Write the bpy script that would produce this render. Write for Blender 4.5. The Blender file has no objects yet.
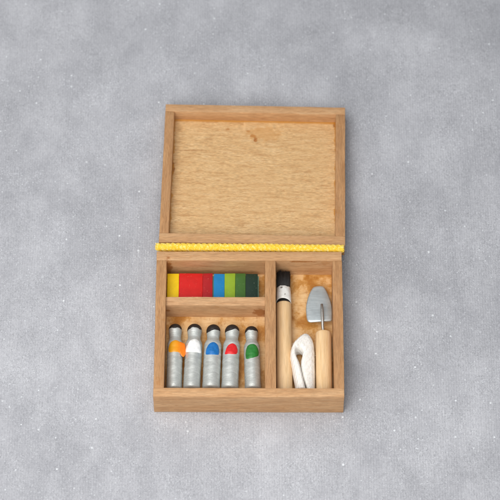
import bpy, bmesh, math, random
from mathutils import Vector, Matrix, noise
random.seed(7)
scn = bpy.context.scene
COL = scn.collection

# ------------------------------------------------------------------ helpers
def srgb(r, g, b):
    f = lambda c: (c/255/12.92) if c/255 <= 0.04045 else ((c/255+0.055)/1.055)**2.4
    return (f(r), f(g), f(b), 1.0)

def link(name, me, mat=None, parent=None, smooth=True):
    o = bpy.data.objects.new(name, me)
    COL.objects.link(o)
    if mat: me.materials.append(mat)
    if smooth:
        for p in me.polygons: p.use_smooth = True
    if parent: o.parent = parent
    return o

def obj(name, bm, mat, parent=None, smooth=True, offset=None):
    if offset is not None:
        bmesh.ops.translate(bm, verts=bm.verts, vec=-Vector(offset))
    bmesh.ops.recalc_face_normals(bm, faces=bm.faces)
    me = bpy.data.meshes.new(name); bm.to_mesh(me); bm.free()
    return link(name, me, mat, parent, smooth)

def empty(name, loc, rz=0.0, label=None, cat=None, group=None):
    o = bpy.data.objects.new(name, None); COL.objects.link(o)
    o.location = loc; o.rotation_euler = (0, 0, rz); o.empty_display_size = 0.2
    if label: o['label'] = label
    if cat: o['category'] = cat
    if group: o['group'] = group
    return o

def board(x0, x1, y0, y1, z0, z1, bev=0.014, jit=0.006, seed=0, cuts=None):
    """a hand-cut strip of wood: softened edges, slightly uneven"""
    bm = bmesh.new()
    bmesh.ops.create_cube(bm, size=1)
    for v in bm.verts:
        v.co = Vector((x0+(v.co.x+.5)*(x1-x0), y0+(v.co.y+.5)*(y1-y0), z0+(v.co.z+.5)*(z1-z0)))
    dims = (x1-x0, y1-y0, z1-z0)
    for ax in range(3):
        n = max(1, int(dims[ax]/0.16))
        for i in range(1, n):
            c = Vector((x0, y0, z0)); c[ax] += dims[ax]*i/n
            nn = Vector((0, 0, 0)); nn[ax] = 1
            bmesh.ops.bisect_plane(bm, geom=bm.verts[:]+bm.edges[:]+bm.faces[:], plane_co=c, plane_no=nn)
    bm.normal_update()
    sharp = [e for e in bm.edges if len(e.link_faces) == 2 and e.calc_face_angle(0) > 0.8]
    bmesh.ops.bevel(bm, geom=sharp, offset=bev, segments=2, profile=0.6, affect='EDGES')
    so = Vector((seed*3.7, seed*1.9, seed*2.3))
    for v in bm.verts:
        d = noise.noise_vector(v.co*1.3+so)*jit + noise.noise_vector(v.co*6+so)*jit*.45
        v.co += d
    return bm

def smooth_sharp(o, ang=40):
    me = o.data
    bm = bmesh.new(); bm.from_mesh(me)
    for e in bm.edges:
        if len(e.link_faces) == 2 and e.calc_face_angle(0) > math.radians(ang): e.smooth = False
    bm.to_mesh(me); bm.free()

def lathe(profile, seg=40, axis='y', wob=0.0, seed=0, closed=True):
    """profile = [(s, r)] along +y"""
    bm = bmesh.new(); rings = []
    for (s, r) in profile:
        ring = []
        for k in range(seg):
            a = 2*math.pi*k/seg
            rr = r
            if wob: rr += wob*r*noise.noise(Vector((math.cos(a)*1.6+seed*5, math.sin(a)*1.6, s*2.5+seed)))
            ring.append(bm.verts.new((rr*math.cos(a), s, rr*math.sin(a))))
        rings.append(ring)
    for a, b in zip(rings[:-1], rings[1:]):
        for k in range(seg):
            bm.faces.new((a[k], a[(k+1) % seg], b[(k+1) % seg], b[k]))
    if closed:
        bm.faces.new(rings[0]); bm.faces.new(rings[-1])
    return bm

def tube_path(bm, pts, rad, seg=8):
    prev = None; n = len(pts)
    up = Vector((0, 0, 1))
    for i, p in enumerate(pts):
        t = (pts[min(i+1, n-1)]-pts[max(i-1, 0)]).normalized()
        s = t.cross(up)
        if s.length < 1e-4: s = Vector((1, 0, 0))
        s.normalize(); u = s.cross(t)
        r = rad[i] if isinstance(rad, (list, tuple)) else rad
        ring = [bm.verts.new(p+(s*math.cos(2*math.pi*k/seg)+u*math.sin(2*math.pi*k/seg))*r) for k in range(seg)]
        if prev:
            for k in range(seg): bm.faces.new((prev[k], prev[(k+1) % seg], ring[(k+1) % seg], ring[k]))
        else: bm.faces.new(ring)
        prev = ring
    bm.faces.new(prev)

# ------------------------------------------------------------------ node helpers
class NT:
    def __init__(s, name):
        s.m = bpy.data.materials.new(name); s.m.use_nodes = True
        s.t = s.m.node_tree; s.b = s.t.nodes['Principled BSDF']
    def n(s, typ, **kw):
        nd = s.t.nodes.new(typ)
        for k, v in kw.items(): setattr(nd, k, v)
        return nd
    def put(s, sock, v):
        if hasattr(v, 'is_linked') or isinstance(v, bpy.types.NodeSocket): s.t.links.new(v, sock)
        elif v is not None: sock.default_value = v
    def math(s, op, a, b=None, c=None, clamp=False):
        nd = s.n('ShaderNodeMath', operation=op, use_clamp=clamp)
        for i, v in enumerate((a, b, c)):
            if v is not None: s.put(nd.inputs[i], v)
        return nd.outputs[0]
    def vmath(s, op, a, b=None):
        nd = s.n('ShaderNodeVectorMath', operation=op)
        s.put(nd.inputs[0], a)
        if b is not None: s.put(nd.inputs[1], b)
        return nd.outputs['Value'] if op in ('LENGTH', 'DISTANCE', 'DOT_PRODUCT') else nd.outputs[0]
    def obj(s): return s.n('ShaderNodeTexCoord').outputs['Object']
    def rnd(s): return s.n('ShaderNodeObjectInfo').outputs['Random']
    def noise(s, vec, scale, detail=4, rough=.55, dist=0, out='Fac'):
        nd = s.n('ShaderNodeTexNoise'); s.put(nd.inputs['Vector'], vec)
        nd.inputs['Scale'].default_value = scale; nd.inputs['Detail'].default_value = detail
        nd.inputs['Roughness'].default_value = rough; nd.inputs['Distortion'].default_value = dist
        return nd.outputs[out]
    def ramp(s, fac, stops, interp='LINEAR'):
        nd = s.n('ShaderNodeValToRGB'); s.put(nd.inputs[0], fac); cr = nd.color_ramp; cr.interpolation = interp
        while len(cr.elements) < len(stops): cr.elements.new(.5)
        for e, (p, c) in zip(cr.elements, stops): e.position = p; e.color = c if len(c) == 4 else (*c, 1)
        return nd.outputs[0]
    def step(s, fac, a, b, lo=0., hi=1.):
        nd = s.n('ShaderNodeMapRange', interpolation_type='SMOOTHSTEP'); s.put(nd.inputs[0], fac)
        nd.inputs[1].default_value = a; nd.inputs[2].default_value = b
        nd.inputs[3].default_value = lo; nd.inputs[4].default_value = hi
        return nd.outputs[0]
    def mix(s, fac, a, b, mode='MIX'):
        nd = s.n('ShaderNodeMix', data_type='RGBA', blend_type=mode); s.put(nd.inputs[0], fac)
        s.put(nd.inputs[6], a); s.put(nd.inputs[7], b)
        return nd.outputs[2]
    def bump(s, h, strength, dist):
        nd = s.n('ShaderNodeBump'); s.put(nd.inputs['Height'], h)
        nd.inputs['Strength'].default_value = strength; nd.inputs['Distance'].default_value = dist
        s.t.links.new(nd.outputs[0], s.b.inputs['Normal'])
    def set(s, **kw):
        for k, v in kw.items(): s.put(s.b.inputs[k.replace('_', ' ')], v)
        return s.m

def wood(name, dark, mid, light, axis=0, across=7.0, along=.55, rough=.6, stains=(), edge_glue=None, contrast=1.0, bump=.25, fine=.35, smear=.3, flecks=0):
    w = NT(name); co = w.obj()
    off = w.vmath('MULTIPLY', w.n('ShaderNodeCombineXYZ').outputs[0], (1, 1, 1))
    cx = off.node.inputs[0].links[0].from_node; r = w.rnd()
    for i, k in enumerate((17, 31, 23)): w.put(cx.inputs[i], w.math('MULTIPLY', r, k))
    v = w.vmath('ADD', co, off)
    sc = [across]*3; sc[axis] = along
    g = w.vmath('MULTIPLY', v, tuple(sc))
    a = w.noise(g, 1.0, 5, .6, .5)
    sc2 = [across*7]*3; sc2[axis] = along*5
    b = w.noise(w.vmath('MULTIPLY', v, tuple(sc2)), 1.0, 3, .6)
    sc3 = [across*4]*3; sc3[axis] = along*9
    p = w.noise(w.vmath('MULTIPLY', v, tuple(sc3)), 1.0, 2, .5)
    c = w.noise(v, .9, 3, .5)
    h = .5/contrast
    col = w.ramp(a, [(.5-.42*h, dark), (.5, mid), (.5+.42*h, light)])
    fb = w.step(b, .3, .7, 1-fine, 1+fine*.55)
    col = w.mix(1.0, col, w.n('ShaderNodeCombineColor').outputs[0], 'MULTIPLY')
    cc = col.node.inputs[7].links[0].from_node
    for i in range(3): w.put(cc.inputs[i], fb)
    col = w.mix(w.math('MULTIPLY', w.step(p, .58, .70), .38), col, dark)
    if flecks:
        sf = [24]*3; sf[axis] = 4.5
        q1 = w.noise(w.vmath('MULTIPLY', v, tuple(sf)), 1.0, 3, .6, .2)
        col = w.mix(w.math('MULTIPLY', w.step(q1, .55, .66), flecks), col, w.mix(.35, dark, srgb(150, 92, 44)))
        col = w.mix(w.math('MULTIPLY', w.step(q1, .45, .33), flecks*.5), col, light)
    col = w.mix(w.step(c, .35, .75, 0, .35), col, w.mix(.5, dark, mid))
    rg = w.step(b, .2, .8, rough-.08, rough+.12)
    amber = srgb(150, 88, 28)
    wob = w.noise(co, 8, 5, .7)
    for (ctr, rad, colr, amt) in stains:
        d = w.vmath('LENGTH', w.vmath('DIVIDE', w.vmath('SUBTRACT', co, ctr), rad))
        d = w.math('ADD', d, w.math('MULTIPLY', w.math('SUBTRACT', wob, .5), 2.6))
        m = w.math('MULTIPLY', w.step(d, .7, 1.15, 1, 0), amt)
        col = w.mix(m, col, colr)
        rg = w.mix(m, rg, (.3, .3, .3, 1))
    pat = w.math('MULTIPLY', w.step(w.noise(v, 2.6, 5, .68), .60, .67), smear)
    col = w.mix(pat, col, srgb(170, 112, 52)); rg = w.mix(pat, rg, (.4, .4, .4, 1))
    if edge_glue:
        hx, ymax, ymin = edge_glue
        s = w.n('ShaderNodeSeparateXYZ'); w.put(s.inputs[0], co)
        n1 = w.noise(co, 2.0, 5, .7)
        dx = w.math('SUBTRACT', hx, w.math('ABSOLUTE', s.outputs[0]))
        dy = w.math('SUBTRACT', ymax, s.outputs[1])
        my = w.step(w.math('SUBTRACT', dy, w.math('MULTIPLY', n1, .07)), -.015, .045, 1, 0)
        mx = w.step(w.math('SUBTRACT', dx, w.math('MULTIPLY', w.math('SUBTRACT', n1, .5), .32)), .0, .035, 1, 0)
        m = w.math('MULTIPLY', w.math('MAXIMUM', my, mx), .8)
        col = w.mix(m, col, srgb(192, 130, 46)); rg = w.mix(m, rg, (.28, .28, .28, 1))
    w.bump(w.math('ADD', w.math('MULTIPLY', a, .5), w.math('MULTIPLY', b, .8)), bump, .02)
    return w.set(Base_Color=col, Roughness=rg, Specular_IOR_Level=.35)

# ------------------------------------------------------------------ materials
M_rail = wood('stained_basswood_along', srgb(170, 123, 82), srgb(192, 147, 104), srgb(204, 162, 120), 0, across=8, along=.8, contrast=.75, fine=.24, flecks=.3)
M_rail_y = wood('stained_basswood_upright', srgb(162, 116, 75), srgb(186, 140, 96), srgb(199, 156, 112), 1, across=8, along=.8, contrast=.75, fine=.24, flecks=.3)
AMB = srgb(150, 86, 26); AMB2 = srgb(186, 124, 52)
M_back = wood('stained_basswood_back', srgb(178, 131, 88), srgb(203, 158, 113), srgb(215, 176, 133), 0, across=8, along=.8, contrast=.75, fine=.24, flecks=.3,
              stains=[((1.42, 1.86, .845), (.36, .3, .028), AMB, .85), ((-2.2, 1.86, .55), (.12, .4, .35), AMB, .7)])  # amber streak at the rim; left-end patch darkens the corner
M_shelf = wood('stained_basswood_shelf', srgb(182, 136, 94), srgb(208, 164, 120), srgb(222, 184, 142), 0, across=8, along=.8, contrast=.75, fine=.26, flecks=.35,
               stains=[((.3, .55, .40), (.22, .35, .2), AMB, .8), ((-2.18, .55, .5), (.08, .3, .05), AMB, .6)])
M_lid = wood('thin_plywood_lid', srgb(196, 150, 100), srgb(222, 182, 129), srgb(231, 196, 148), 0, across=13, along=1.8, contrast=.85, fine=.34,
             stains=[((-.05, 3.90, -.377), (.10, .06, .2), srgb(172, 104, 42), .9), ((.02, 3.78, -.377), (.05, .10, .2), srgb(160, 92, 36), .9), ((-.19, 4.06, -.377), (.05, .03, .2), srgb(170, 108, 50), .7), ((.25, 3.98, -.377), (.5, .25, .2), srgb(204, 150, 88), .5), ((-.3, 4.2, -.377), (.04, .14, .2), srgb(228, 190, 140), .7),
                     ((-.77, 4.12, -.377), (.06, .05, .2), srgb(176, 116, 58), .6), ((-1.75, 3.36, -.377), (.55, .018, .2), srgb(160, 105, 58), .45),
                     ((-2.27, 2.72, -.377), (.07, .22, .2), AMB, .8), ((2.26, 4.36, -.377), (.07, .12, .2), AMB, .8)],
             edge_glue=(2.275, 4.415, .2), smear=.12, flecks=.6)
def base_floor():
    w = NT('glue_smeared_floor'); co = w.obj()
    g = w.noise(w.vmath('MULTIPLY', co, (1.0, .9, 1)), 1.5, 5, .62, .15)
    f = w.noise(w.vmath('MULTIPLY', co, (4, 30, 4)), 1, 4, .6)
    e = w.noise(w.vmath('MULTIPLY', co, (6, 5, 4)), 1, 4, .65, .1)
    col = w.ramp(g, [(.38, srgb(172, 112, 44)), (.46, srgb(198, 144, 76)), (.51, srgb(220, 174, 116)), (.66, srgb(230, 194, 144))])
    col = w.mix(w.step(e, .55, .70, 0, .55), col, srgb(170, 108, 42))
    col = w.mix(w.step(f, .4, .75, 0, .4), col, srgb(178, 128, 74))
    w.bump(w.math('ADD', g, w.math('MULTIPLY', e, .5)), .4, .03)
    return w.set(Base_Color=col, Roughness=w.step(g, .38, .58, .28, .6))
M_floor = base_floor()
M_dowel = wood('pale_birch_dowel', srgb(220, 178, 124), srgb(233, 198, 151), srgb(240, 209, 167), 1, across=5, along=.4, fine=.14, rough=.5, bump=.12, smear=.05, flecks=.12)

def silver(name):
    w = NT(name); co = w.obj()
    ring = w.noise(w.vmath('MULTIPLY', co, (4, 20, 4)), 1.0, 5, .62, .3)
    sp = w.noise(co, 38, 3, .6)
    col = w.ramp(ring, [(.3, srgb(188, 191, 187)), (.55, srgb(208, 211, 207)), (.75, srgb(222, 224, 221))])
    col = w.mix(w.step(sp, .5, .75, 0, .3), col, srgb(226, 228, 226))
    w.bump(w.math('ADD', ring, w.math('MULTIPLY', sp, .5)), .38, .02)
    return w.set(Base_Color=col, Metallic=.55, Roughness=w.step(sp, .3, .7, .42, .56))
M_silver = silver('brushed_on_silver_paint')

def paint(name, rgb, rough=.42, var=.12, spec=.4):
    w = NT(name); co = w.obj()
    a = w.noise(co, 7, 4, .6); b = w.noise(w.vmath('MULTIPLY', co, (30, 6, 10)), 1, 3, .6)
    c0 = srgb(*rgb); dk = tuple(c*(1-var*2) for c in c0[:3])+(1,); lt = tuple(min(1, c*(1+var*1.2)+.006) for c in c0[:3])+(1,)
    col = w.ramp(a, [(.3, dk), (.5, c0), (.72, lt)])
    w.bump(w.math('ADD', a, w.math('MULTIPLY', b, .6)), .3, .02)
    return w.set(Base_Color=col, Roughness=rough, Specular_IOR_Level=spec)
M_black = paint('brushed_black_paint', (40, 33, 30), .5)
M_blackend = paint('black_recess', (14, 12, 11), .6)

def speck_paint(name, rgb, speck, amt):
    """palette paint with a few pale chips"""
    w = NT(name); co = w.obj(); c0 = srgb(*rgb)
    a = w.noise(co, 5, 4, .6); b = w.noise(co, 22, 3, .7)
    col = w.mix(w.step(a, .35, .7, 0, .35), c0, tuple(c*.7 for c in c0[:3])+(1,))
    col = w.mix(w.math('MULTIPLY', w.step(b, .655, .70), amt), col, srgb(*speck))
    w.bump(w.math('ADD', a, w.math('MULTIPLY', b, .25)), .25, .02)
    return w.set(Base_Color=col, Roughness=.4, Specular_IOR_Level=.35)

def steel(name, c, rough):
    w = NT(name); co = w.obj()
    a = w.noise(w.vmath('MULTIPLY', co, (3, 3, 3)), 1, 4, .6); b = w.noise(w.vmath('MULTIPLY', co, (4, 40, 10)), 1, 3, .6)
    col = w.mix(w.step(a, .3, .7), tuple(x*.82 for x in srgb(*c)[:3])+(1,), srgb(*c))
    w.bump(w.math('ADD', a, w.math('MULTIPLY', b, .5)), .15, .02)
    return w.set(Base_Color=col, Metallic=.7, Roughness=w.step(b, .3, .7, rough-.06, rough+.1))
M_blade = steel('dull_sheet_metal', (208, 216, 218), .42)
M_wire = steel('steel_wire', (186, 184, 180), .3)

def cord_mat():
    w = NT('yellow_silky_thread'); co = w.obj()
    a = w.noise(co, 16, 4, .7); b = w.noise(co, 60, 2, .6)
    col = w.ramp(a, [(.32, srgb(242, 194, 34)), (.52, srgb(251, 215, 66)), (.68, srgb(254, 240, 168))])  # palest stop paints white highlights into the yellow
    w.bump(w.math('ADD', a, b), .35, .012)
    return w.set(Base_Color=col, Roughness=.32, Specular_IOR_Level=.55, Sheen_Weight=.3)
M_cord = cord_mat()

def cloth_mat():
    w = NT('white_knit_cloth'); co = w.obj()
    wv = w.n('ShaderNodeTexWave', wave_type='BANDS', bands_direction='DIAGONAL'); w.put(wv.inputs[0], w.vmath('MULTIPLY', co, (1, -.6, .8)))
    wv.inputs['Scale'].default_value = 5.5; wv.inputs['Distortion'].default_value = 2.2; wv.inputs['Detail'].default_value = 2; wv.inputs['Detail Scale'].default_value = 3
    a = w.noise(co, 24, 4, .7)
    col = w.mix(w.step(a, .35, .7), srgb(240, 235, 227), srgb(245, 242, 236))
    w.bump(w.math('ADD', w.math('MULTIPLY', wv.outputs['Fac'], .9), w.math('MULTIPLY', a, .4)), .6, .02)
    return w.set(Base_Color=col, Roughness=.85, Specular_IOR_Level=.2, Sheen_Weight=.25, Subsurface_Weight=.15, Subsurface_Radius=(.1, .08, .06), Subsurface_Scale=.5)
M_cloth = cloth_mat()

def fabric_mat():
    w = NT('grey_glittered_velour'); co = w.obj()
    big = w.noise(co, .28, 4, .55, .3)
    mid = w.noise(w.vmath('MULTIPLY', w.vmath('ADD', co, w.vmath('MULTIPLY', w.noise(co, .5, 2, .5, 0, 'Color'), (1.2, 1.2, 0))), (1.25, .75, 1)), 1.0, 6, .68, .2)
    fine = w.noise(w.vmath('MULTIPLY', co, (17, 11, 10)), 1.0, 4, .7)
    mic = w.noise(co, 46, 2, .6)
    wv = w.n('ShaderNodeTexWave', wave_type='BANDS', bands_direction='X'); w.put(wv.inputs[0], co)
    wv.inputs['Scale'].default_value = 4.6; wv.inputs['Distortion'].default_value = .9; wv.inputs['Detail'].default_value = 2; wv.inputs['Detail Scale'].default_value = 1.6
    rib = wv.outputs['Fac']
    wy = w.n('ShaderNodeTexWave', wave_type='BANDS', bands_direction='Y'); w.put(wy.inputs[0], co)
    wy.inputs['Scale'].default_value = 5.2; wy.inputs['Distortion'].default_value = 1.2; wy.inputs['Detail'].default_value = 2
    c0 = srgb(149, 150, 156); c1 = srgb(203, 204, 209)
    tone = w.math('ADD', w.math('MULTIPLY', w.step(big, .3, .7), .32), w.math('MULTIPLY', w.step(mid, .28, .72), .34))
    tone = w.math('ADD', tone, w.math('MULTIPLY', w.step(fine, .28, .72), .26))
    tone = w.math('ADD', tone, w.math('MULTIPLY', rib, .10))
    tone = w.math('ADD', tone, w.math('MULTIPLY', wy.outputs['Fac'], .05))
    col = w.mix(tone, c0, c1)
    # frosty clusters of pale fibre tips
    cl = w.step(w.noise(w.vmath('ADD', co, (3.1, 7.7, 0)), .75, 4, .6), .5, .68)
    tip = w.step(w.noise(co, 21, 3, .7), .52, .70)
    col = w.mix(w.math('MULTIPLY', w.math('ADD', w.math('MULTIPLY', cl, .55), .25), tip), col, srgb(214, 216, 222))
    # glitter flecks, their sparkle painted as near-white base colour
    glint = None
    for (scale, keep, r, off, amt) in ((2.0, .74, .052, (0, 0, 0), .85), (3.4, .80, .060, (1, 6, 0), .65), (5.5, .90, .080, (9, 4, 0), .45), (13, .86, .20, (5, 13, 0), .34), (24, .78, .32, (2, 3, 0), .3)):
        vo = w.n('ShaderNodeTexVoronoi', voronoi_dimensions='2D'); w.put(vo.inputs['Vector'], w.vmath('ADD', co, off))
        vo.inputs['Scale'].default_value = scale
        sp = w.n('ShaderNodeSeparateColor'); w.put(sp.inputs[0], vo.outputs['Color'])
        sel = w.math('GREATER_THAN', w.math('ADD', sp.outputs[0], w.math('MULTIPLY', w.math('SUBTRACT', cl, .35), .20)), keep)
        rr = w.math('MULTIPLY', w.math('ADD', .45, w.math('MULTIPLY', sp.outputs[1], .75)), r)
        m = w.math('LESS_THAN', w.math('MULTIPLY', vo.outputs['Distance'], w.math('ADD', .4, w.math('MULTIPLY', fine, 1.2))), rr)
        m = w.math('MULTIPLY', w.math('MULTIPLY', m, sel), w.math('MULTIPLY', w.math('ADD', .5, w.math('MULTIPLY', sp.outputs[2], .5)), amt))
        glint = m if glint is None else w.math('MAXIMUM', glint, m)
    col = w.mix(glint, col, srgb(246, 250, 253))
    h = w.math('ADD', w.math('MULTIPLY', fine, .9), w.math('MULTIPLY', mic, .5))
    h = w.math('ADD', h, w.math('MULTIPLY', rib, .14)); h = w.math('ADD', h, w.math('MULTIPLY', mid, 1.2))
    w.bump(h, .55, .045)
    return w.set(Base_Color=col, Roughness=.9, Specular_IOR_Level=.15, Sheen_Weight=.18, Sheen_Roughness=.5)
M_fabric = fabric_mat()

# ------------------------------------------------------------------ the setting: a sheet of grey velour
bm = bmesh.new()
N = 150; X0, X1, Y0, Y1 = -24, 24, -20, 32
gv = []
for j in range(N+1):
    row = []
    for i in range(N+1):
        x = X0+(X1-X0)*i/N; y = Y0+(Y1-Y0)*j/N
        away = max(abs(x)-2.9, 0, -.5-y, y-9.8)
        k = min(1, away/2.5); k = k*k*(3-2*k)
        z = k*(.10*(noise.noise(Vector((x*.33, y*.33, 2)))-.35)+.05*noise.noise(Vector((x*.9, y*.9, 5))))
        row.append(bm.verts.new((x, y, min(z, .03*k))))
    gv.append(row)
for j in range(N):
    for i in range(N): bm.faces.new((gv[j][i], gv[j][i+1], gv[j+1][i+1], gv[j+1][i]))
fab = obj('fabric_ground', bm, M_fabric); fab['kind'] = 'structure'
fab['label'] = 'grey glitter-flecked velour sheet under the paint box'

# short brushed pile on the velour
def nap():
    rnd = random.Random(3); V = []; F = []
    while len(F) < 520000:
        x = rnd.uniform(-8.6, 8.6); y = rnd.uniform(-4, 15)
        if -2.52 < x < 2.52 and -.02 < y < 4.42: continue
        d = noise.noise(Vector((x*.8+3, y*.8, 1)))
        if rnd.random() > .5+.9*d: continue
        k = max(0, min(1, max(abs(x)-2.9, 0, -.5-y, y-9.8)/2.5)); k = k*k*(3-2*k)
        z = min(k*(.10*(noise.noise(Vector((x*.33, y*.33, 2)))-.35)+.05*noise.noise(Vector((x*.9, y*.9, 5)))), .03*k)
        a = 1.3+1.6*noise.noise(Vector((x*.25, y*.25, 7)))+rnd.gauss(0, .7)
        L = rnd.uniform(.022, .055); c, s = math.cos(a), math.sin(a); w = rnd.uniform(.0022, .0042)
        h = rnd.uniform(.003, .011); bend = rnd.gauss(0, .35)
        i = len(V)
        mx, my = x+c*L*.5, y+s*L*.5; ex, ey = mx+math.cos(a+bend)*L*.5, my+math.sin(a+bend)*L*.5
        V += [(x-s*w, y+c*w, z-.004), (x+s*w, y-c*w, z-.004), (mx+s*w, my-c*w, z+h), (mx-s*w, my+c*w, z+h), (ex, ey, z+h*.7)]
        F += [(i, i+1, i+2, i+3), (i+3, i+2, i+4)]
    me = bpy.data.meshes.new('velour_pile'); me.from_pydata(V, [], F)
    w = NT('velour_fibre'); g = w.n('ShaderNodeNewGeometry').outputs['Random Per Island']
    col = w.ramp(g, [(0, srgb(152, 154, 158)), (.6, srgb(183, 184, 189)), (.96, srgb(200, 201, 206)), (.985, srgb(236, 239, 243))])  # the rare near-white fibres are glints painted by colour
    m = w.set(Base_Color=col, Roughness=.85, Specular_IOR_Level=.15)
    o = link('velour_pile', me, m, None, False); o['kind'] = 'stuff'; o['label'] = 'short grey brushed pile of the velour sheet'; o['category'] = 'fabric pile'
nap()

# ------------------------------------------------------------------ the box
H = .902; DP = 4.405; TW = .26; T = .15
BX = Vector((0, 2.2, 0))
box = empty('paint_box', BX, 0, 'open miniature wooden paint box with hinged lid and yellow hinge cord on grey velour', 'paint box')
def bpart(name, bm, mat, parent=box, off=BX):
    o = obj(name, bm, mat, parent, True, off); smooth_sharp(o); return o
bpart('base_panel', board(-2.45, 2.45, .05, DP-.05, .012, T, seed=1), M_floor)
bpart('front_wall', board(-2.5, 2.5, 0, TW, .002, H, seed=2, bev=.018), M_back)
bpart('back_wall', board(-2.5, 2.495, DP-TW-.02, DP, .002, H, seed=3), M_back)
bpart('side_wall', board(-2.497, -2.225, TW-.004, DP-TW-.018, .002, H-.004, seed=4), M_rail_y)
bpart('side_wall', board(2.238, 2.503, TW-.004, DP-TW-.018, .002, H-.006, seed=5), M_rail_y)
o = bpart('divider', board(.425, .715, TW-.004, DP-TW-.018, T-.01, H-.004, seed=6), M_rail_y)
bpart('shelf_divider', board(-2.23, .43, 2.80, 3.06, T-.01, .79, seed=7), M_shelf)

# lid: its own pivot at the hinge edge
LZ = .738; WH = 2.531; LL = 4.675; LH = .377
PSI = -.01915; DR = .05156
lidroot = obj('lid', board(-WH+.012, WH-.012, .012, LL-.012, -LH-.12, -LH, seed=8), M_lid, box)
smooth_sharp(lidroot)
lidroot.location = Vector((.0728, DP+.347, LZ))-BX
lidroot.rotation_mode = 'QUATERNION'
lidroot.rotation_quaternion = (Matrix.Rotation(PSI, 3, 'Z') @ Matrix.Rotation(-DR, 3, 'X')).to_quaternion()
def lrail(*a, seed, mat):
    o = obj('rail', board(*a, seed=seed), mat, lidroot); smooth_sharp(o); return o
B = -LH-.004
lrail(-WH, WH, LL-.25, LL, B, 0, seed=11, mat=M_back)
lrail(-WH, WH, 0, .30, B, 0, seed=12, mat=M_back)
lrail(-WH+.002, -WH+.255, .302, LL-.252, B, -.004, seed=13, mat=M_rail_y)
lrail(WH-.265, WH-.002, .302, LL-.252, B, -.004, seed=14, mat=M_rail_y)

# hinge: a yellow tape with a twisted cord along it
bpart('hinge_tape', board(-2.42, 2.44, DP-.01, DP+.345, .60, .675, seed=15), M_cord)
def hinge_cord():
    bm = bmesh.new()
    x0, x1 = -2.505, 2.55
    y0, y1 = DP+.200, DP+.160; zc = .80
    n = 420
    for s in range(3):
        pts = []
        for i in range(n+1):
            t = i/n; x = x0+(x1-x0)*t
            a = 2*math.pi*(x/.42)+s*2*math.pi/3+.5*noise.noise(Vector((x*1.5, 0, 8)))
            r = .040+.004*noise.noise(Vector((x*6, s*2, 4)))
            wob = .016*noise.noise(Vector((x*1.0, 0, 3)))
            pts.append(Vector((x, y0+(y1-y0)*t+r*math.cos(a)+wob, zc+r*math.sin(a)+wob)))
        # every strand is a bundle of fine filaments
        for q in range(7):
            fp = []
            for i, p in enumerate(pts):
                b = 2*math.pi*q/6+i*.16
                o = .052 if q < 6 else 0
                fp.append(p+Vector((0, o*math.cos(b), o*math.sin(b))))
            tube_path(bm, fp, [.027+.004*noise.noise(Vector((i*.1, q*3, s))) for i in range(n+1)], 6)
    # frayed fibres at both ends
    for side, xe, ye in ((-1, x0, y0), (1, x1, y1)):
        for k in range(26 if side < 0 else 12):
            a = random.uniform(0, 6.283); r = random.uniform(0, .10)
            r *= .85; p = Vector((xe, ye+r*math.cos(a), zc+r*math.sin(a)))
            q = p+Vector((side*random.uniform(.015, .05 if side < 0 else .03), random.uniform(-.03, .03), random.uniform(-.03, .03)))
            tube_path(bm, [p-Vector((side*.05, 0, 0)), p, q], .008, 5)
    return bm
bpart('hinge_cord', hinge_cord(), M_cord)

# ------------------------------------------------------------------ colour strip in the small compartment
PX = Vector((-.99, 3.52, T))
pal = empty('colour_palette', PX, 0, 'strip of painted colour blocks from yellow to dark green in the small upper compartment', 'paint palette')
o = obj('tray', board(-2.20, .262, 3.13, 3.935, T+.002, .40, seed=20), speck_paint('palette_base', (120, 168, 150), (220, 225, 215), .4), pal, True, PX); smooth_sharp(o)
BL = [('yellow', -2.212, -1.895, (238, 198, 22)), ('bright red', -1.895, -1.255, (206, 32, 28)), ('dark red', -1.255, -.985, (172, 28, 32)),
      ('blue', -.957, -.665, (28, 124, 182)), ('lime green', -.665, -.375, (140, 168, 44)), ('mid green', -.375, -.095, (66, 104, 44)),
      ('very dark green', -.095, .235, (30, 52, 40))]
for i, (nm, a, b, rgb) in enumerate(BL):
    o = obj('colour_block', board(a+.002, b-.002, 3.12, 3.955+.005*((i*7) % 3-1), .39, .496+.003*((i*5) % 3), bev=.010, seed=30+i, jit=.007),
            speck_paint('palette_'+nm.replace(' ', '_'), rgb, (236, 150, 120) if 'red' in nm else (225, 225, 200), .55 if 'red' in nm else .15), pal, True, PX)
    smooth_sharp(o); o['label'] = nm+' colour block'

# ------------------------------------------------------------------ five paint tubes
def tube_profile(L, R, hr, nr):
    pr = [(0, R*.55), (.012, R*.80), (.04, R*.95), (.09, R)]
    n = 26
    s1 = L-.62
    for i in range(1, n): pr.append((.09+(s1-.09)*i/n, R*(1+.012*math.sin(i*1.3)+.008*math.sin(i*2.9))))
    for i in range(9):
        t = i/8; k = t*t*(3-2*t)
        pr.append((s1+t*.21, R+(nr-R)*k))
    sh = L-hr
    for i in range(1, 6):
        t = i/5; k = t*t*(3-2*t)
        pr.append((s1+.21+(sh-s1-.21)*t, nr+(hr-nr)*k))
    for i in range(1, 12):
        a = i/12*math.pi/2
        pr.append((sh+hr*math.sin(a), hr*math.cos(a)))
    pr.append((L, .004))
    return pr
def rad_at(pr, s):
    for (a, ra), (b, rb) in zip(pr[:-1], pr[1:]):
        if a <= s <= b: return ra+(rb-ra)*((s-a)/(b-a) if b > a else 0)
    return pr[-1][1]
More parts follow.
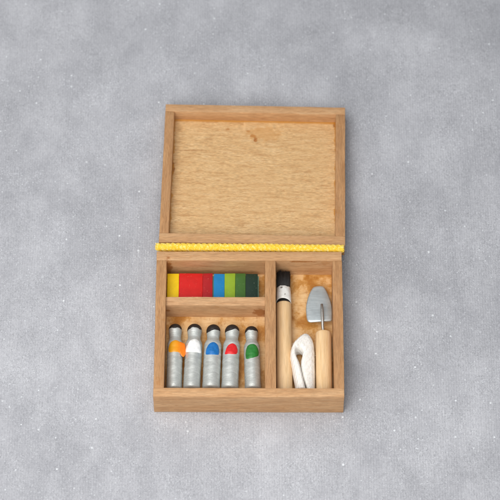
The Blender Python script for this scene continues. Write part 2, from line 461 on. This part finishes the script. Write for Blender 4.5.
def cap_mesh(pr, L, hr, depth, tilt, phase, seed):
    bm = bmesh.new(); seg = 36; rows = 9; R = []
    for j in range(rows+1):
        ring = []
        for k in range(seg):
            a = 2*math.pi*k/seg
            d = depth+tilt*math.cos(a-phase)+.022*noise.noise(Vector((math.cos(a)*2, math.sin(a)*2, seed)))
            s = L-d*(j/rows)**1.6
            r = rad_at(pr, min(s, L-.0005))
            e = .010*(1-(j/rows)**6)
            v = Vector((r*math.cos(a), s, r*math.sin(a)))
            n = Vector((math.cos(a)*r, max(0, s-(L-hr)), math.sin(a)*r)).normalized()
            ring.append(bm.verts.new(v+n*e))
        R.append(ring)
    for a, b in zip(R[:-1], R[1:]):
        for k in range(seg): bm.faces.new((a[k], a[(k+1) % seg], b[(k+1) % seg], b[k]))
    bm.faces.new(R[0])
    return bm
def spot_mesh(pr, outline, seed, lift=.02, bridge=None):
    """thick daub of paint laid over the tube: outline = [(x, s)] around its edge"""
    cx = sum(p[0] for p in outline)/len(outline); cs = sum(p[1] for p in outline)/len(outline)
    n = 60; pts = []
    m = len(outline)
    for k in range(n):
        u = k/n*m; i = int(u); f = u-i
        p = [outline[(i+q-1) % m] for q in range(4)]
        c = []
        for d in range(2):
            a0, a1, a2, a3 = (q[d] for q in p)
            c.append(.5*((2*a1)+(a2-a0)*f+(2*a0-5*a1+4*a2-a3)*f*f+(3*a1-a0-3*a2+a3)*f**3))
        pts.append(c)
    def surf(x, s, e):
        R = rad_at(pr, s)
        if bridge is None:
            xx = max(-.97*R, min(.97*R, x)); z = math.sqrt(R*R-xx*xx); nx, nz = xx/R, z/R
            return Vector((xx+nx*e, s, z+nz*e))
        # daub that sags off the tube into the gap beside it
        xx = min(x, .60*R); z = math.sqrt(max(R*R-xx*xx, 0)); over = max(0, x-.60*R)
        nx, nz = xx/R, z/R
        return Vector((xx+nx*e+over, s, z+nz*e-over*.42))
    bm = bmesh.new(); rows = 8; rings = []
    cvert = None
    for j in range(rows+1):
        t = (j+1)/(rows+1); ring = []
        for (px, ps) in pts:
            x = cx+(px-cx)*t; s = cs+(ps-cs)*t
            e = lift*(1-t**5)+.003*noise.noise(Vector((x*14, s*14, seed)))-(.006 if j == rows else 0)
            ring.append(bm.verts.new(surf(x, s, e)))
        rings.append(ring)
    cvert = bm.verts.new(surf(cx, cs, lift))
    for k in range(n): bm.faces.new((cvert, rings[0][k], rings[0][(k+1) % n]))
    for a, b in zip(rings[:-1], rings[1:]):
        for k in range(n): bm.faces.new((a[k], b[k], b[(k+1) % n], a[(k+1) % n]))
    return bm

YB = .46
TUBES = [  # colour, bottom x, top x, top y, R, head r, cap depth, cap tilt, spot outline in (x, s from bottom)
 ('orange', -1.972, -1.972, 2.44, .205, .176, .15, .05, [(-.16, 1.06), (-.19, 1.20), (-.13, 1.34), (0, 1.42), (.13, 1.39), (.21, 1.37), (.27, 1.34), (.29, 1.20), (.29, 1.05), (.24, .95), (.18, .98), (.13, 1.05), (0, 1.04)]),
 ('white', -1.510, -1.450, 2.43, .223, .194, .22, -.03, [(-.205, 1.08), (-.21, 1.19), (-.17, 1.28), (-.09, 1.40), (.04, 1.45), (.15, 1.39), (.20, 1.23), (.21, 1.06), (.08, 1.02), (-.10, 1.03)]),
 ('blue', -.998, -.945, 2.41, .231, .184, .22, .05, [(-.165, .96), (-.185, 1.10), (-.12, 1.26), (.01, 1.33), (.14, 1.27), (.185, 1.12), (.17, .97), (.02, .94)]),
 ('red', -.506, -.442, 2.41, .225, .191, .25, .06, [(-.16, .98), (-.17, 1.05), (-.11, 1.22), (.02, 1.30), (.13, 1.26), (.18, 1.12), (.15, 1.00), (.04, .965), (-.06, .97)]),
 ('green', .112, .062, 2.37, .215, .173, .20, .02, [(-.17, .87), (-.185, 1.05), (-.13, 1.24), (.02, 1.30), (.14, 1.24), (.19, 1.08), (.16, .95), (.03, .87), (-.08, .845)])]
LAB = {'orange': 'silver paint tube with an orange paint daub, beside the left side wall',
       'white': 'silver paint tube with a white paint daub and black cap',
       'blue': 'silver paint tube with a blue paint daub and black cap',
       'red': 'silver paint tube with a red paint daub and black cap',
       'green': 'silver paint tube with a green paint daub, beside the middle divider'}
RGB = {'orange': (246, 150, 24), 'white': (250, 250, 247), 'blue': (26, 112, 184), 'red': (222, 36, 40), 'green': (44, 124, 52)}
def orange_mat():
    w = NT('daub_orange'); co = w.obj(); s = w.n('ShaderNodeSeparateXYZ'); w.put(s.inputs[0], co)
    a = w.noise(co, 9, 4, .6)
    f = w.math('ADD', s.outputs[0], w.math('MULTIPLY', w.math('SUBTRACT', a, .5), .18))
    col = w.ramp(w.step(f, -.2, .3), [(.25, srgb(226, 158, 28)), (.6, srgb(244, 152, 22)), (.8, srgb(250, 128, 14))])
    w.bump(a, .3, .02); return w.set(Base_Color=col, Roughness=.4)
for i, (nm, xb, xt, yt, R, hr, dep, tilt, outl) in enumerate(TUBES):
    L = math.hypot(xt-xb, yt-YB); rz = -math.atan2(xt-xb, yt-YB)
    t = empty('paint_tube', (xb, YB, T), rz, LAB[nm], 'paint tube', 'silver paint tubes in a row')
    pr = tube_profile(L, R, hr, hr*.87)
    up = Vector((0, 0, -R*1.004-.004))
    b = lathe(pr, 44, wob=.03, seed=i); obj('body', b, M_silver, t, True, up)
    obj('cap', cap_mesh(pr, L, hr, dep, tilt, math.pi*.5 if nm == 'orange' else .5+i, i+.3), M_black, t, True, up)
    sp = obj('paint_daub', spot_mesh(pr, outl, i, .036 if nm == 'white' else .018, True if nm == 'orange' else None),
             orange_mat() if nm == 'orange' else paint('daub_'+nm, RGB[nm], .38), t, True, up)
    sp['label'] = nm+' paint daub'

# ------------------------------------------------------------------ brush
br = empty('paint_brush', (.945, .36, T), .004, 'miniature brush with black bristles, white ferrule and pale wooden handle beside the middle divider', 'paint brush')
RB = .212; up = Vector((0, 0, -RB*1.03))
pr = [(0, RB*.9), (.02, RB*.98)]+[(.05+2.64*k/20, RB*(1.01-.0022*k)) for k in range(21)]+[(2.72, RB*.92), (2.725, RB*.5)]
obj('handle', lathe(pr, 40, wob=.02, seed=9), M_dowel, br, True, up)
# black core showing below the slanted ferrule edge
obj('ferrule_end', lathe([(2.66, .186), (2.68, .19), (2.80, .188)], 36, seed=4), M_blackend, br, True, up)
fb = bmesh.new(); rings = []
for (s, r) in ((2.755, .185), (2.745, .196), (2.755, .203), (2.90, .200), (3.08, .194), (3.19, .192), (3.20, .182)):
    ring = []
    for k in range(40):
        a = 2*math.pi*k/40
        ss = s+(.055*math.sin(a)-.02*math.cos(a) if s < 2.85 else 0)+(.02*noise.noise(Vector((math.cos(a)*3, math.sin(a)*3, 1))) if s > 3.15 else 0)
        rr = r*(1+.03*noise.noise(Vector((math.cos(a)*1.5, math.sin(a)*1.5, s*3))))
        ring.append(fb.verts.new((rr*math.cos(a), ss, rr*math.sin(a))))
    rings.append(ring)
for a, b in zip(rings[:-1], rings[1:]):
    for k in range(40): fb.faces.new((a[k], a[(k+1) % 40], b[(k+1) % 40], b[k]))
def ferrule_mat():
    w = NT('white_wrapped_ferrule'); co = w.obj(); a = w.noise(co, 9, 3, .7); b = w.noise(co, 4, 3, .6)
    col = w.mix(w.step(a, .66, .72, 0, .8), w.mix(w.step(b, .4, .7), srgb(236, 236, 232), srgb(214, 212, 206)), srgb(84, 74, 66))
    for ctr, rad in (((-.06, 3.135, -.1), (.05, .035, 1)), ((.03, 2.92, -.1), (.022, .03, 1))):
        d = w.math('ADD', w.vmath('LENGTH', w.vmath('DIVIDE', w.vmath('SUBTRACT', co, ctr), rad)), w.math('MULTIPLY', w.math('SUBTRACT', w.noise(co, 18, 3, .6), .5), 1.2))
        col = w.mix(w.step(d, .7, 1.1, .85, 0), col, srgb(96, 88, 80))
    w.bump(b, .3, .03); return w.set(Base_Color=col, Roughness=.28)
obj('ferrule', fb, ferrule_mat(), br, True, up)
hb = bmesh.new()
for k in range(900):
    a = random.uniform(0, 6.283); r = math.sqrt(random.random())
    qx, qz = (math.copysign(abs(f)**.62, f)*r for f in (math.cos(a), math.sin(a)))
    p = Vector((.168*r*math.cos(a), 3.16, .168*r*math.sin(a)))
    q = Vector((.178*qx+random.gauss(0, .005), 3.665+random.gauss(0, .010), .150*qz+random.gauss(0, .005)))
    tube_path(hb, [p, (p+q)/2+Vector((random.gauss(0, .008), 0, random.gauss(0, .008))), q], [.011, .011, .007], 5)
def bristle_mat():
    w = NT('black_bristle'); a = w.noise(w.obj(), 20, 2, .5)
    return w.set(Base_Color=w.mix(a, srgb(24, 22, 22), srgb(38, 36, 35)), Roughness=.6)
obj('bristles', hb, bristle_mat(), br, True, up)

# ------------------------------------------------------------------ palette knife
KX = 1.992
kn = empty('palette_knife', (KX, .36, T), 0, 'palette knife with grey metal blade, wire neck and short pale wooden handle', 'palette knife')
RK = .213; up = Vector((0, 0, -RK*1.03))
kh = lathe([(0, RK*.9), (.02, RK*.98)]+[(.05+1.75*k/16, RK*(1+.004*math.sin(k))) for k in range(17)]+[(1.822, RK*.97), (1.835, RK*.88), (1.836, .02)], 40, wob=.03, seed=12)
obj('handle', kh, M_dowel, kn, True, up)
wb = bmesh.new()
tube_path(wb, [Vector(p) for p in ((.0, 1.70, .0), (-.002, 1.84, .02), (-.02, 2.0, .09), (-.025, 2.2, .135), (-.034, 2.45, .158), (-.040, 2.63, .162))], [.040, .040, .040, .040, .040, .034], 12)
obj('neck', wb, M_wire, kn, True, up)
bl = bmesh.new()
def arc_outline():
    P = [(1.800, 3.635), (1.965, 3.645), (2.045, 3.585), (2.145, 3.345), (2.222, 3.03), (2.228, 2.66), (2.215, 2.575), (2.15, 2.545), (1.96, 2.520), (1.72, 2.505), (1.615, 2.515), (1.565, 2.57), (1.540, 2.72), (1.536, 3.02), (1.605, 3.345), (1.710, 3.575)]
    return P
P = arc_outline(); m = len(P); pts = []
for k in range(96):
    u = k/96*m; i = int(u); f = u-i
    q = [P[(i+d-1) % m] for d in range(4)]
    pts.append([.5*((2*q[1][d])+(q[2][d]-q[0][d])*f+(2*q[0][d]-5*q[1][d]+4*q[2][d]-q[3][d])*f*f+(3*q[1][d]-q[0][d]-3*q[2][d]+q[3][d])*f**3) for d in range(2)])
cx, cy = 1.89, 3.06
def bl_z(x, y): return .445-.05*(y-2.5)-.03*((x-cx)/.33)**2
layers = []
for (sc, dz) in ((.50, .0), (.90, 0), (.975, -.006), (1.0, -.02), (1.0, -.045), (.97, -.058), (.5, -.058)):
    layers.append([bl.verts.new((cx+(x-cx)*sc-KX, cy+(y-cy)*sc-.36, bl_z(cx+(x-cx)*sc, cy+(y-cy)*sc)+dz-T-RK*1.03)) for x, y in pts])
for a, b in zip(layers[:-1], layers[1:]):
    for k in range(96): bl.faces.new((a[k], a[(k+1) % 96], b[(k+1) % 96], b[k]))
bl.faces.new(layers[0]); bl.faces.new(layers[-1])
obj('blade', bl, M_blade, kn, True, up)

# ------------------------------------------------------------------ folded white cloth
PAIRS = [((1.50, .40), (1.24, .40)), ((1.46, .62), (1.215, .62)), ((1.40, .92), (1.16, .94)), ((1.345, 1.16), (1.115, 1.20)), ((1.265, 1.36), (1.09, 1.40)),
         ((1.245, 1.51), (1.125, 1.62)), ((1.275, 1.575), (1.23, 1.86)), ((1.34, 1.59), (1.46, 2.11)), ((1.41, 1.575), (1.61, 2.07)), ((1.435, 1.51), (1.715, 1.88)),
         ((1.42, 1.40), (1.745, 1.62)), ((1.385, 1.24), (1.748, 1.34)), ((1.385, 1.02), (1.752, 1.06)), ((1.435, .76), (1.75, .76)), ((1.51, .54), (1.745, .54)), ((1.55, .40), (1.735, .40))]
def cr(seq, u):
    m = len(seq)-1; u = max(0, min(m-1e-6, u*m)); i = int(u); f = u-i
    g = lambda j: Vector((*seq[max(0, min(m, j))], 0))
    a, b, c, d = g(i-1), g(i), g(i+1), g(i+2)
    return .5*((2*b)+(c-a)*f+(2*a-5*b+4*c-d)*f*f+(3*b-a-3*c+d)*f**3)
rb = bmesh.new(); rings = []; NS = 110; SG = 48
RX = Vector((1.46, 1.2, T))
inner = [p[0] for p in PAIRS]; outer = [p[1] for p in PAIRS]
for j in range(NS+1):
    u = j/NS; I = cr(inner, u); O = cr(outer, u)
    c = (I+O)/2; d = O-I; w = d.length/2; d.normalize()
    zr = .24+.03*math.sin(u*5+.6); zc = T+.005+zr
    ring = []
    for k in range(SG):
        a = 2*math.pi*k/SG
        ca, sa = math.cos(a), math.sin(a)
        e = 2/3.3
        px = math.copysign(abs(ca)**e, ca)*w; pz = math.copysign(abs(sa)**e, sa)*zr
        # the cloth leans: the outer side is lower at the fold
        pz -= .05*(px/w) * (1 if u > .4 else .3)*(1 if sa > 0 else 0)
        pz -= (.010*math.exp(-((px/w-.72)/.08)**2)+.010*math.exp(-((px/w+.70)/.08)**2))*(1 if sa > 0 else 0)
        v = c+d*px+Vector((0, 0, zc+pz))
        dv = noise.noise_vector(v*2.2)*.022+noise.noise_vector(v*9)*.005-Vector((0, 0, .03*max(0, .20-abs(noise.noise(v*4.2+Vector((4, 2, 7))))) if sa > 0 else 0))
        v += Vector((dv.x*.6, dv.y, dv.z if sa > -.3 else 0))
        ring.append(rb.verts.new(v))
    rings.append(ring)
for a, b in zip(rings[:-1], rings[1:]):
    for k in range(SG): rb.faces.new((a[k], a[(k+1) % SG], b[(k+1) % SG], b[k]))
rb.faces.new(rings[0]); rb.faces.new(rings[-1])
rb.normal_update()
for k in range(260):                                       # lint on the cloth
    v = random.choice(random.choice(rings)); n = v.normal
    if n.z < -.2: continue
    t = Vector((random.gauss(0, 1), random.gauss(0, 1), random.gauss(0, 1))).normalized()
    p = v.co+Vector((random.gauss(0, .008), random.gauss(0, .008), 0))-n*.004
    tube_path(rb, [p, p+n*random.uniform(.004, .010)+t*.012, p+n*random.uniform(.006, .016)+t*.03], .0022, 3)
rag = obj('folded_cloth', rb, M_cloth, None, True, RX); rag.location = RX
rag['label'] = 'white cloth strip folded into a loop between the brush and knife handles'; rag['category'] = 'cloth'

# ------------------------------------------------------------------ lamps, world, camera
def area(name, loc, target, size, power, col):
    l = bpy.data.lights.new(name, 'AREA'); l.shape = 'RECTANGLE'; l.size = size[0]; l.size_y = size[1]; l.energy = power; l.color = col
    o = bpy.data.objects.new(name, l); COL.objects.link(o); o.location = loc
    o.rotation_euler = (Vector(target)-Vector(loc)).to_track_quat('-Z', 'Y').to_euler(); return o
area('softbox_overhead', (-9, -3, 34), (0, 5, 0), (30, 28), 8500, (1, .985, .965))
area('softbox_front', (-10, -28, 31), (0, 4, 0), (32, 22), 10600, (1, .98, .955))
w = bpy.data.worlds.new('World'); scn.world = w; w.use_nodes = True
bg = w.node_tree.nodes['Background']; bg.inputs[0].default_value = (.93, .96, 1, 1); bg.inputs[1].default_value = .36

cam = bpy.data.cameras.new('camera'); co = bpy.data.objects.new('camera', cam); COL.objects.link(co)
co.matrix_world = Matrix.Translation((.02119, -29.9589, 59.06497)) @ Matrix.Rotation(.534308, 4, 'X') @ Matrix.Rotation(.002827, 4, 'Z')
cam.sensor_width = 36; cam.lens = 180; cam.clip_start = 1; cam.clip_end = 500
cam.dof.use_dof = True; cam.dof.focus_distance = 67.2; cam.dof.aperture_fstop = .28
scn.camera = co
scn.view_settings.view_transform = 'Standard'; scn.view_settings.look = 'None'
scn.view_settings.exposure = 0; scn.view_settings.gamma = 1
scn.render.engine = 'CYCLES'; scn.cycles.use_denoising = True
